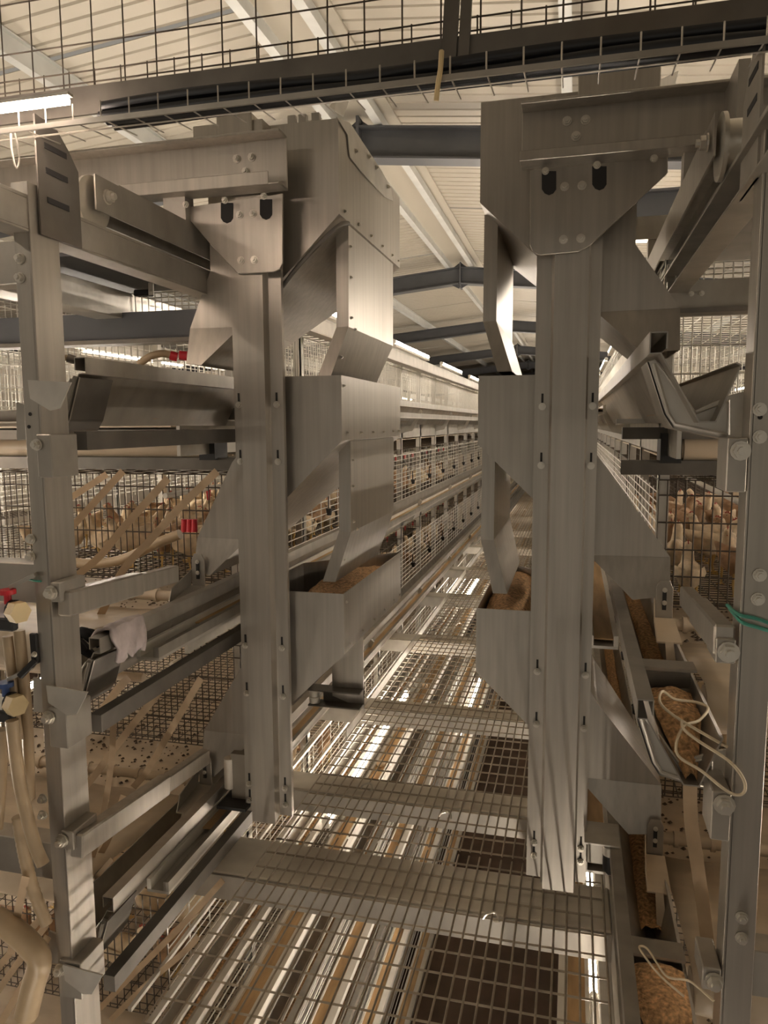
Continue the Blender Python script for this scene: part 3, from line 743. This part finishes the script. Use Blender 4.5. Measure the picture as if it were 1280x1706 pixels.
# ================================================================== cable tray across the row ends
tr = empty('cable_tray', (-.42, 1.4, .58), 'wire mesh cable tray hung across the aisle above the camera', 'cable tray')
b = MB(); xa, xb = -2.7, 1.2
for z in (.722, .745, .80, .90): b.wire((xa, 1.47, z), (xb, 1.47, z), .0018)
x = xa; q = 0
while x < xb: b.wire((x, 1.47, .66), (x, 1.47, .95), .0018); x += .074
x = xa + .03
while x < xb: b.wire((x, 1.47, .70), (x, 1.47, .748), .0016); x += .062
b.build('side_mesh', M['wired'], tr, kind='stuff')
b = MB(); x = xa
while x < xb:
    b.wire((x, 1.345, .592), (x, 1.47, .605), .0016); b.wire((x, 1.345, .592), (x, 1.345, .625), .0016); x += .062
for y in (1.345, 1.39): b.wire((xa, y, .592), (xb, y, .592), .0018)
b.build('base_mesh', M['wire'], tr, kind='stuff')
MB().box(xa, xb, 1.462, 1.468, .655, .712).build('back_flange', M['dark'], tr)
MB().box(xa, xb, 1.335, 1.34, .582, .592).build('front_lip', M['steel'], tr)
for x0, x1, z1 in ((-.243, -.205, 1.1), (-.215, -.175, 1.2)):
    MB().bar((x0, 1.455, .62), (x1 - .02, 1.50, z1), .028 if x0 < -.23 else .02, .01, (0, 1, 0)).build('hanger_strap', M['dark'], tr)
for i, (y, z, r) in enumerate(((1.385, .612, .011), (1.405, .615, .013), (1.43, .618, .012), (1.395, .636, .011), (1.418, .64, .012), (1.44, .642, .010))):
    pts = [(-.93 + (xb + .93) * t / 24, y + .004 * math.sin(t * .9 + i), z + .003 * math.sin(t * .7 + 2 * i)) for t in range(25)]
    tag(MB().tube(pts, r, 8).build('power_cable', M['cable'], None, True), 'black power cable lying in the wire tray, one of its bundle', 'cable', 'black cables in the tray')
p = P(733, 90, Y=1.34)
tag(MB().tube(smooth_path([P(736, 85, Y=1.335), P(734, 115, Y=1.33), P(730, 140, Y=1.335), P(727, 168, Y=1.34)]), .0045, 6).build('cable_tie', M['nut'], None, True), 'pale cable tie hanging from the tray above the aisle', 'cable tie')
g = empty('tray_lamp', (-1.4, 1.36, .63), 'lit LED strip lamp fixed to the cable tray at upper left', 'lamp')
x1_ = P(118, 184, Y=1.335).x
MB().box(-2.7, x1_, 1.322, 1.334, .619, .629).build('light_strip', M['ledtray'], g); MB().box(-2.7, x1_ + .006, 1.320, 1.336, .632, .638).build('lamp_housing', M['steel'], g)
tag(MB().tube(smooth_path([P(18, 212, Y=1.36), P(20, 250, Y=1.36), P(27, 280, Y=1.36), P(32, 262, Y=1.37), P(24, 215, Y=1.36)]), .002, 5).build('hanging_wire', M['wire'], None, True), 'thin loose wire loop hanging from tray beside the left post', 'wire')
# ================================================================== hens
def hen_mesh(mat_, pose):
    if pose == 0: sp = [(-.21, .315, .010), (-.165, .285, .035), (-.10, .235, .072), (-.02, .205, .088), (.055, .215, .078), (.10, .262, .052), (.122, .315, .034), (.138, .355, .032), (.160, .375, .028), (.185, .372, .012)]
    elif pose == 1: sp = [(-.20, .30, .010), (-.155, .275, .036), (-.09, .24, .074), (-.01, .22, .088), (.06, .21, .078), (.12, .20, .052), (.165, .165, .036), (.195, .125, .032), (.212, .098, .026), (.225, .075, .011)]
    else: sp = [(-.20, .20, .012), (-.155, .18, .045), (-.10, .155, .078), (-.02, .135, .092), (.055, .14, .082), (.10, .185, .054), (.118, .235, .036), (.128, .275, .033), (.150, .296, .028), (.175, .292, .012)]
    b = MB(); n = 10; rows = []
    for i, (y, z, r) in enumerate(sp):
        a = sp[max(i - 1, 0)]; c = sp[min(i + 1, len(sp) - 1)]
        d = Vector((c[0] - a[0], 0, c[1] - a[1])).normalized(); u = Vector((-d.z, 0, d.x))
        for k in range(n):
            t = 2 * math.pi * k / n
            q = Vector((y, 0, z)) + u * (r * math.sin(t)) * (1.08 if 1 < i < 6 else 1) + Vector((0, 1, 0)) * r * math.cos(t) * (.86 if i < 6 else 1)
            b.v.append(tuple(q))
    for i in range(len(sp) - 1):
        for k in range(n): b.f.append((i * n + k, i * n + (k + 1) % n, (i + 1) * n + (k + 1) % n, (i + 1) * n + k))
    b.f.append(tuple(range(n))); b.f.append(tuple((len(sp) - 1) * n + k for k in range(n)))
    for s_ in (-1, 1):      # folded wings belong to the continuous body
        zb = sp[3][1]
        o = len(b.v)
        for (y, z, w_) in ((.05, .03, .075), (-.02, .055, .088), (-.13, .06, .056), (-.17, .055, .02), (-.10, -.005, .075), (-.02, -.03, .084)):
            b.v.append((y, s_ * w_, zb + z))
        b.v.append((-.05, s_ * .098, zb + .02))
        for i in range(6): b.f.append((o + i, o + (i + 1) % 6, o + 6))
    me = b.mesh('hen_body', mat_)
    for p in me.polygons: p.use_smooth = True
    hy, hz = sp[-2][0], sp[-2][1]; hd = Vector((sp[-1][0] - sp[-3][0], 0, sp[-1][1] - sp[-3][1])).normalized()
    return me, Vector((hy, 0, hz)), hd
def hen_parts(head, hd, sit):
    up = Vector((-hd.z, 0, hd.x)); out = []
    c = MB(); pts = [head + up * .022 - hd * .03, head + up * .036 - hd * .024, head + up * .028 - hd * .014, head + up * .039 - hd * .008, head + up * .029 + hd * .004, head + up * .033 + hd * .010, head + up * .014 + hd * .018]
    c.plate([p + Vector((0, -.003, 0)) for p in pts], (0, .006, 0), 1); c.plate([head - up * .012 + hd * .016 + Vector((0, -.003, 0)), head - up * .03 + hd * .014 + Vector((0, -.003, 0)), head - up * .018 - hd * .004 + Vector((0, -.003, 0))], (0, .006, 0), 1)
    out.append(('comb', c.mesh('comb', M['comb'])))
    out.append(('beak', MB().tube([head + hd * .016, head + hd * .045 - up * .006], [.010, .0015], 6).mesh('beak', M['beak'])))
    for s_ in (-1, 1):
        out.append(('eye', MB().tube([head + Vector((0, s_ * .022, 0)) + up * .006 - hd * .004, head + Vector((0, s_ * .029, 0)) + up * .006 - hd * .004], [.006, .003], 6).mesh('eye', M['black'])))
        l = MB()
        if not sit:
            l.tube([(.0, s_ * .04, .15), (-.012, s_ * .042, .075), (.0, s_ * .042, .008)], [.016, .008, .007], 6)
            for a in (-.5, 0, .5): l.tube([(0, s_ * .042, .006), (.05 * math.cos(a), s_ * .042 + .05 * math.sin(a), .004)], [.006, .003], 5)
            l.tube([(0, s_ * .042, .006), (-.028, s_ * .042, .004)], [.005, .003], 5)
        else:
            for a in (-.4, .3): l.tube([(.02, s_ * .045, .02), (.075 * math.cos(a), s_ * .045 + .05 * math.sin(a), .006)], [.012, .004], 5)
            l.tube([(.0, s_ * .045, .10), (.02, s_ * .045, .02)], [.016, .012], 5)
        out.append(('leg', l.mesh('leg', M['leg'])))
    return out
HEN = {}
for c in ('featherw', 'featherb'):
    for p in range(3):
        me, h, d = hen_mesh(M[c], p); HEN[c, p] = (me, hen_parts(h, d, p == 2))
LEAN = [0]
def hen(x, y, z, rot, c, p, label, group, parts=True, sc=.56):
    me, pr = HEN[c, p]
    o = bpy.data.objects.new('hen', me); COL.objects.link(o)
    o.location = (x, y, z); o.rotation_euler = (0, 0, rot); o.scale = (sc, sc, sc)
    tag(o, label, 'hen', group)
    if parts:
        for nm, m in pr:
            q = bpy.data.objects.new(nm, m); COL.objects.link(q); q.parent = o
    return o
rh = random.Random(21)
POSE = ['standing', 'pecking', 'sitting']
def flock(fx, k, side, s_list, y0, y1, step, near, skip=0.12):
    ORDN = ['first', 'second', 'third', 'fourth', 'fifth', 'sixth', 'seventh', 'eighth', 'ninth', 'tenth', 'eleventh', 'twelfth', 'thirteenth']
    y = y0; rank = 0
    while y < y1:
        for ci, s in enumerate(s_list):
            if rh.random() < skip: continue
            c = 'featherw' if rh.random() < .72 else 'featherb'; p = rh.choice((0, 0, 0, 1, 2))
            xx = fx(s + rh.uniform(-.02, .02)); yy = y + rh.uniform(-.03, .03)
            if abs(yy - (4.8 if k == 3 else 5.4)) < .13 or abs(yy - 8.2) < .13: yy += .27
            a = rh.uniform(0, 6.28)
            if s - .15 < .15 or 1.3 - s < .15: a = rh.choice((math.pi / 2, -math.pi / 2)) + rh.uniform(-.25, .25)
            lab = '%s %s hen, %s rank behind %s, %s from aisle, %s tier %s row' % (POSE[p], 'cream' if c == 'featherw' else 'brown', ORDN[rank], 'end mesh' if y0 < 4 else ('second partition' if y0 > 5 else 'first partition'), ORDN[ci], ORD[k], side)
            hen(xx, yy, ZT[k] - .098, a, c, p, lab, '%s %s hens, %s tier, %s row' % (POSE[p], 'cream' if c == 'featherw' else 'brown', ORD[k], side), near and y < 4.6)
        y += step; rank += 1
flock(fL, 1, 'left', (.27, .43, .59, .75, .91, .1+.97, 1.22), 2.8, 5.0, .21, True)
flock(fR, 1, 'right', (.27, .43, .59, .75, .91), 2.8, 4.9, .21, True)
flock(fL, 1, 'left', (.28, .45), 5.5, 9.0, .32, False)
flock(fL, 2, 'left', (.28, .45), 4.2, 8.2, .34, False, .2)
flock(fL, 3, 'left', (.27, .43, .59, .75, .91), 2.18, 3.9, .21, True)
flock(fR, 2, 'right', (.28, .45), 2.85, 3.5, .25, True)
# ================================================================== small things
def strap(pts, wd, label, cat='strap', group='tan straps at the left row end', m='ribbon', twist=0., t=.0012):
    path = smooth_path(pts, 8); b = MB(); n = len(path); vs = []
    for i, p in enumerate(path):
        d = (path[min(i + 1, n - 1)] - path[max(i - 1, 0)]).normalized()
        a = d.cross(p.normalized() + Vector((twist * .5, 0, twist * i / n))).normalized()
        vs += [p - a * wd / 2, p + a * wd / 2]
    b.add(vs, [(2 * i, 2 * i + 1, 2 * i + 3, 2 * i + 2) for i in range(n - 1)])
    return tag(b.build('woven_strap', M[m], None, False, solid=t), label, cat, group)
ST = [
 ([(178, 790), (140, 815), (104, 838)], 11, 2.2, 'short tan strap sloping above the hens beside the left post'),
 ([(205, 785), (150, 845), (106, 893)], 12, 2.1, 'tan strap second from the post in front of the hens'),
 ([(280, 797), (205, 880), (165, 928), (120, 965)], 13, 2.0, 'tan strap in the middle in front of the hens, ending at the stay tube'),
 ([(362, 785), (300, 845), (250, 900), (205, 950), (175, 1010), (150, 1062), (135, 1105)], 13, 2.0, 'long tan strap running behind the stay tube to the rag'),
 ([(215, 1128), (195, 1150), (168, 1186)], 14, 1.9, 'short tan strap showing below the second tier trough'),
 ([(268, 1150), (225, 1203), (188, 1251), (155, 1295), (124, 1330)], 13, 1.75, 'long tan strap sloping over the third tier belt sheet'),
 ([(335, 1130), (300, 1190), (270, 1242), (245, 1285), (222, 1312)], 12, 1.85, 'tan strap sloping over the scraper pipe of the third tier'),
 ([(189, 1200), (186, 1265), (177, 1330), (165, 1390), (137, 1480)], 11, 1.7, 'nearly upright tan strap beside the left post, third tier'),
 ([(206, 1325), (180, 1400), (150, 1450), (128, 1493)], 11, 1.75, 'tan strap below the third tier stay tube'),
 ([(187, 1431), (160, 1462), (129, 1496)], 9, 1.65, 'short rolled tan strap behind the lowest near trough'),
 ([(372, 1466), (330, 1513), (293, 1552), (220, 1625), (155, 1692)], 11, 1.9, 'tan strap lowest at left, sloping over the walkway edge, upper of two'),
 ([(330, 1560), (310, 1583), (250, 1635), (184, 1700)], 11, 1.85, 'tan strap lowest at left, sloping over the walkway edge, lower of two'),
 ([(43, 1460), (30, 1520), (18, 1590)], 15, 1.32, 'tan strap hanging left of the post above the big hose'),
 ([(78, 1520), (45, 1555), (-10, 1620)], 13, 1.5, 'tan strap of the loose bundle left of the post, topmost'),
 ([(78, 1540), (40, 1590), (-10, 1660)], 13, 1.48, 'tan strap of the loose bundle left of the post, second'),
 ([(80, 1560), (50, 1620), (0, 1706)], 14, 1.46, 'tan strap of the loose bundle left of the post, third'),
 ([(78, 1580), (70, 1640), (50, 1710)], 14, 1.44, 'tan strap of the loose bundle left of the post, lowest'),
 ([(1150, 1300), (1152, 1370), (1165, 1460), (1178, 1560), (1186, 1640)], 20, 1.75, 'broad tan strap hanging beside the right post under the trough'),
]
for pts, wpx, Y, lab in ST:
    strap([P(u, v, Y=Y + .06 * i / len(pts)) for i, (u, v) in enumerate(pts)], wpx * Y * 1.1 / 1245, lab, twist=.3, group='tan straps at the row ends')
def hose(pts, Y, r, label, m='hose', ribs=0, name='hose'):
    path = smooth_path([P(u, v, Y=Y + (dy[0] if dy else 0)) for u, v, *dy in pts], 8 if not ribs else 14)
    rs = r if not ribs else [r * (1 + .10 * (i % 2)) for i in range(len(path))]
    return tag(MB().tube(path, rs, 10).build(name, M[m], None, True), label, 'hose', 'hoses at the left row end')
hose([(104, 928), (130, 938), (175, 938), (215, 928), (262, 905), (300, 890)], 2.3, .018, 'curved tan hose sagging in front of the hens')
hose([(-10, 1528), (20, 1548), (48, 1573), (66, 1600), (56, 1640), (44, 1690)], 1.33, .027, 'thick tan hose bent at lower left of the photo')
hose([(20, 1200), (28, 1270), (36, 1320), (56, 1400), (72, 1440)], 1.31, .014, 'smooth tan hose hanging left of the post')
hose([(30, 1360), (40, 1420), (55, 1480), (78, 1540)], 1.34, .013, 'ribbed tan hose hanging left of the post', ribs=1)
hose([(12, 1060), (18, 1110), (26, 1170), (34, 1230)], 1.35, .011, 'tan hose below the red knob valve, left one')
hose([(32, 1050), (38, 1110), (44, 1180), (48, 1260), (50, 1330)], 1.36, .012, 'tan hose below the red knob valve, right one')
hose([(4, 1215), (2, 1300), (-4, 1380)], 1.33, .012, 'tan hose below the blue knob valve')
# water pressure valves left of the post
for (u, v), knob, lab in (((34, 1018), 'red', 'red'), ((30, 1172), 'blue', 'blue')):
    c = P(u, v, Y=1.33); g = empty('water_valve', c, 'water valve with a %s knob and hex nut left of the post' % lab, 'valve', 'water valves')
    vb = MB().tube([c + Vector((-.10, 0, .0)), c + Vector((-.01, 0, 0))], .017, 12).build('valve_body', M['pvc'] if knob == 'blue' else M['rag'], g, True)
    MB().tube([c + Vector((-.012, -.004, 0)), c + Vector((.012, -.012, 0))], .024, 6).build('hex_nut', M['nut'], g)
    MB().tube([c + Vector((-.022, 0, 0)), c + Vector((-.013, 0, 0))], .024, 12).build('seal_ring', M['black'], g, True)
    MB().tube([c + Vector((-.03, 0, .012)), c + Vector((-.03, 0, .035)), c + Vector((-.03, 0, .036)), c + Vector((-.03, 0, .046))], [.008, .008, .018, .018], 12).build('knob', M[knob], g, 40)
    MB().box(c.x - .08, c.x - .015, c.y - .01, c.y + .012, c.z - .045, c.z - .02).build('clamp', M['black'], g, bevel=.004)
    MB().bar(c + Vector((-.03, .01, .05)), c + Vector((.02, .03, .075)), .02, .008).build('clamp_arm', M['steel'], g)
g = empty('hose_clip', P(60, 1100, Y=1.36), 'black clip plate bolted to the left post beside the hoses', 'clip')
MB().bar(P(56, 1055, Y=1.365), P(60, 1105, Y=1.365), .018, .01, (0, 1, 0)).build('clip_body', M['black'], g, bevel=.002); MB().bar(P(60, 1100, Y=1.36), P(32, 1128, Y=1.34), .014, .01, (0, 1, 0)).build('clip_arm', M['black'], g, bevel=.002); bolt(g, P(58, 1090, Y=1.358), .005)
# rag draped over the lip of the trough, black cloth inside it
def drape(name, c, dx, dy, prof, m, label, seed):
    rn = random.Random(seed); b = MB(); n = 14; vs = []; k = len(prof)
    for i in range(n + 1):
        t = i / n - .5
        for j, (x, z) in enumerate(prof):
            f = abs(j - k * .45) / k
            vs.append((c.x + x + .010 * math.sin(i * 1.7 + j) * f, c.y + t * dy * (1 - .3 * f) + .006 * math.sin(j * 2 + i), c.z + z + .008 * math.sin(i * 1.1 + seed) * (1 if z < -.01 else .25)))
    b.add(vs, [(i * k + j, i * k + j + 1, (i + 1) * k + j + 1, (i + 1) * k + j) for i in range(n) for j in range(k - 1)])
    return tag(b.build(name, M[m], None, True, solid=.006), label, 'cloth')
drape('rag', Vector((-1.09, P(210, 1035, X=-1.085).y, ZT[1] + .006)), 0, .15, [(-.055, -.03), (-.045, -.005), (-.028, .004), (-.01, .008), (.006, .006), (.012, -.004), (.014, -.025), (.018, -.05), (.014, -.075)], 'rag', 'crumpled pinkish grey rag hung over the second tier trough lip', 2)
c = P(128, 1085, Y=1.60); b = MB()
for i in range(5):
    q = c + Vector((.012 * math.sin(i * 2.2), i * .018 - .03, .014 * math.cos(i * 1.9) + .008))
    b.tube(smooth_path([q + Vector((-.04, 0, .01)), q + Vector((-.01, .01, .022)), q + Vector((.02, 0, .012)), q + Vector((.04, .01, -.012))], 4), [.008 + .006 * math.sin(j * .26) for j in range(13)], 8)
tag(b.build('black_glove', M['cloth'], None, True), 'crumpled black work glove lying in the near end of a trough', 'glove')
# green tie wires
def loop(name, pts, r, m, label, cat='wire'):
    return tag(MB().tube(smooth_path(pts, 8), r, 6).build(name, M[m], None, True), label, cat)
loop('tie_wire', [P(47, 965, Y=1.366), P(62, 968, Y=1.362), P(85, 968, Y=1.40), P(108, 963, Y=1.44), P(112, 960, Y=1.5)], .0025, 'green', 'green tie wire wound round the left post')
loop('tie_wire', [P(112, 1030, Y=1.46), P(113, 1045, Y=1.46), P(130, 1046, Y=1.47), P(118, 1050, Y=1.465), P(116, 1065, Y=1.46)], .002, 'green', 'small green wire knot behind the left post')
loop('tie_wire', [P(1212, 1008, Y=1.42), P(1232, 1024, Y=1.364), P(1258, 1030, Y=1.362), P(1284, 1040, Y=1.364), P(1290, 1052, Y=1.37), P(1262, 1045, Y=1.361), P(1236, 1036, Y=1.362), P(1216, 1014, Y=1.42)], .0032, 'green', 'green tie wire wound round the right post')
# cords on the right troughs
loop('cord', [P(1213, 1245, Y=1.40), P(1160, 1215, Y=1.42), P(1120, 1190, Y=1.45), P(1100, 1170, Y=1.47), P(1104, 1152, Y=1.5), P(1125, 1165, Y=1.52), P(1160, 1170, Y=1.54), P(1180, 1180, Y=1.52), P(1165, 1200, Y=1.46), P(1138, 1212, Y=1.42), P(1128, 1255, Y=1.38), P(1170, 1285, Y=1.36), P(1215, 1320, Y=1.35), P(1238, 1322, Y=1.35), P(1240, 1300, Y=1.35), P(1215, 1268, Y=1.36), P(1165, 1235, Y=1.38), P(1140, 1215, Y=1.40), P(1136, 1200, Y=1.42)], .0028, 'cord', 'cream cord looped over the near end of the right trough', 'cord')
loop('cord', [P(1140, 1660, Y=1.36), P(1100, 1625, Y=1.4), P(1072, 1590, Y=1.45), P(1066, 1577, Y=1.47), P(1080, 1582, Y=1.46), P(1105, 1620, Y=1.42), P(1120, 1630, Y=1.4), P(1150, 1635, Y=1.37), P(1190, 1668, Y=1.34)], .0022, 'cord', 'thin cord lying on the feed heap in the lowest near right trough', 'cord')
# feed heaps in the near ends of the right troughs, with a cross divider behind
for k, y0, y1, lab in ((1, 1.42, 1.68, 'brown feed heap in the near end of the second tier right trough'), (2, 1.41, 1.66, 'brown feed heap in the near end of the third tier right trough')):
    zt = ZT[k]; b = MB(); n = 16; vs = []; fs = []
    for i in range(n + 1):
        y = y0 + (y1 - y0) * i / n; h = .152 - (.075 if k == 1 else .10) * min(1, i / n * 2.2)
        wl_ = .02 + .07 * (h - .03) / .12; wr_ = .112 + .03 * (.15 - h) / .1
        for j in range(9):
            s_ = wl_ + (wr_ - wl_) * j / 8
            vs.append((fR(s_), y, zt - h + .012 * math.sin(math.pi * j / 8) + rh.uniform(-.002, .002)))
    for i in range(n):
        for j in range(8): fs.append((i * 9 + j, i * 9 + j + 1, i * 9 + j + 10, i * 9 + j + 9))
    tag(b.add(vs, fs).build('feed_heap', M['feed'], None, True), lab, 'feed', None, 'stuff')
    g = empty('trough_divider', (fR(.08), y1 + .06, zt - .06), 'grey cross divider in the %s right trough behind the feed heap' % ['', 'second tier', 'third tier'][k], 'divider')
    MB().box(fR(.025), fR(.14), y1 + .05, y1 + .055, zt - .085, zt - .03).build('divider_plate', M['steel'], g); MB().box(fR(.022), fR(.145), y1 + .0, y1 + .06, zt - .032, zt - .025).build('divider_flange', M['steel'], g)
# eggs on the belts seen through the grating
for i, (k, y) in enumerate(((4, 1.75), (4, 1.95), (3, 3.9), (5, 2.6), (3, 5.2))):
    b = MB(); n = 8
    b.tube([(0, -.027 + .054 * t / n, 0) for t in range(n + 1)], [max(.001, .021 * math.sin(math.pi * t / n) ** .6) for t in range(n + 1)], 10)
    o = b.build('egg', M['egg'], None, True); o.location = (fL(-.075), y, ZT[k] - .091 + .021); o.rotation_euler = (0, 0, i)
    tag(o, 'pale egg lying on the %s tier egg belt, %s' % (ORD[k], ['nearest', 'second', 'far under the second beam', 'alone', 'far away'][i]), 'egg', 'eggs on the belts')
# inspection lamp hung over the left row, water line with red couplings
c = P(240, 480, Y=2.6); g = empty('camera_sensor', c, 'small black sensor box on a white bracket over the left row', 'sensor')
MB().box(c.x - .035, c.x + .03, c.y - .02, c.y + .02, c.z - .03, c.z - .008).build('sensor_box', M['black'], g, bevel=.004)
MB().box(c.x + .03, c.x + .05, c.y - .02, c.y - .014, c.z - .03, c.z + .045).build('bracket', M['pvc'], g); MB().box(c.x - .035, c.x + .05, c.y - .02, c.y + .02, c.z + .04, c.z + .046).build('bracket', M['pvc'], g); bolt(g, (c.x + .04, c.y - .02, c.z - .015), .004)
g = empty('water_line', P(270, 596, Y=2.5), 'grey water hose with red couplings above the top left trough', 'hose')
MB().tube(smooth_path([P(232, 606, Y=2.4), P(250, 594, Y=2.4), P(270, 589, Y=2.42), P(286, 592, Y=2.44)]), .013, 10).build('hose_tube', M['hose'], g, True)
MB().tube([P(284, 592, Y=2.44), P(296, 595, Y=2.45)], .017, 10).build('coupling', M['red'], g, True); MB().tube([P(299, 592, Y=2.45), P(312, 593, Y=2.46)], .017, 10).build('coupling', M['red'], g, True)
MB().tube([P(318, 594, Y=2.44), P(322, 606, Y=2.44)], .007, 8).build('valve_lever', M['black'], g, True); MB().tube([P(333, 588, Y=2.44), P(337, 607, Y=2.44)], .006, 8).build('valve_lever', M['black'], g, True)
g = empty('water_line', P(110, 598, Y=1.7), 'tan water hose joining a dark coupling by the left post', 'hose')
MB().tube(smooth_path([P(80, 608, Y=1.6), P(95, 598, Y=1.62), P(112, 596, Y=1.64)]), .008, 10).build('hose_tube', M['hose'], g, True); MB().tube([P(112, 596, Y=1.64), P(125, 600, Y=1.65)], .011, 10).build('coupling', M['dark'], g, True)
g = empty('drinker_coupling', P(312, 875, Y=2.9), 'red plastic drinker couplings in front of the hens by the chute', 'coupling')
for u in (307, 316, 324): MB().tube([P(u, 865, Y=2.55), P(u, 886, Y=2.55)], [.011, .013], 8).build('coupling', M['red'], g, True)
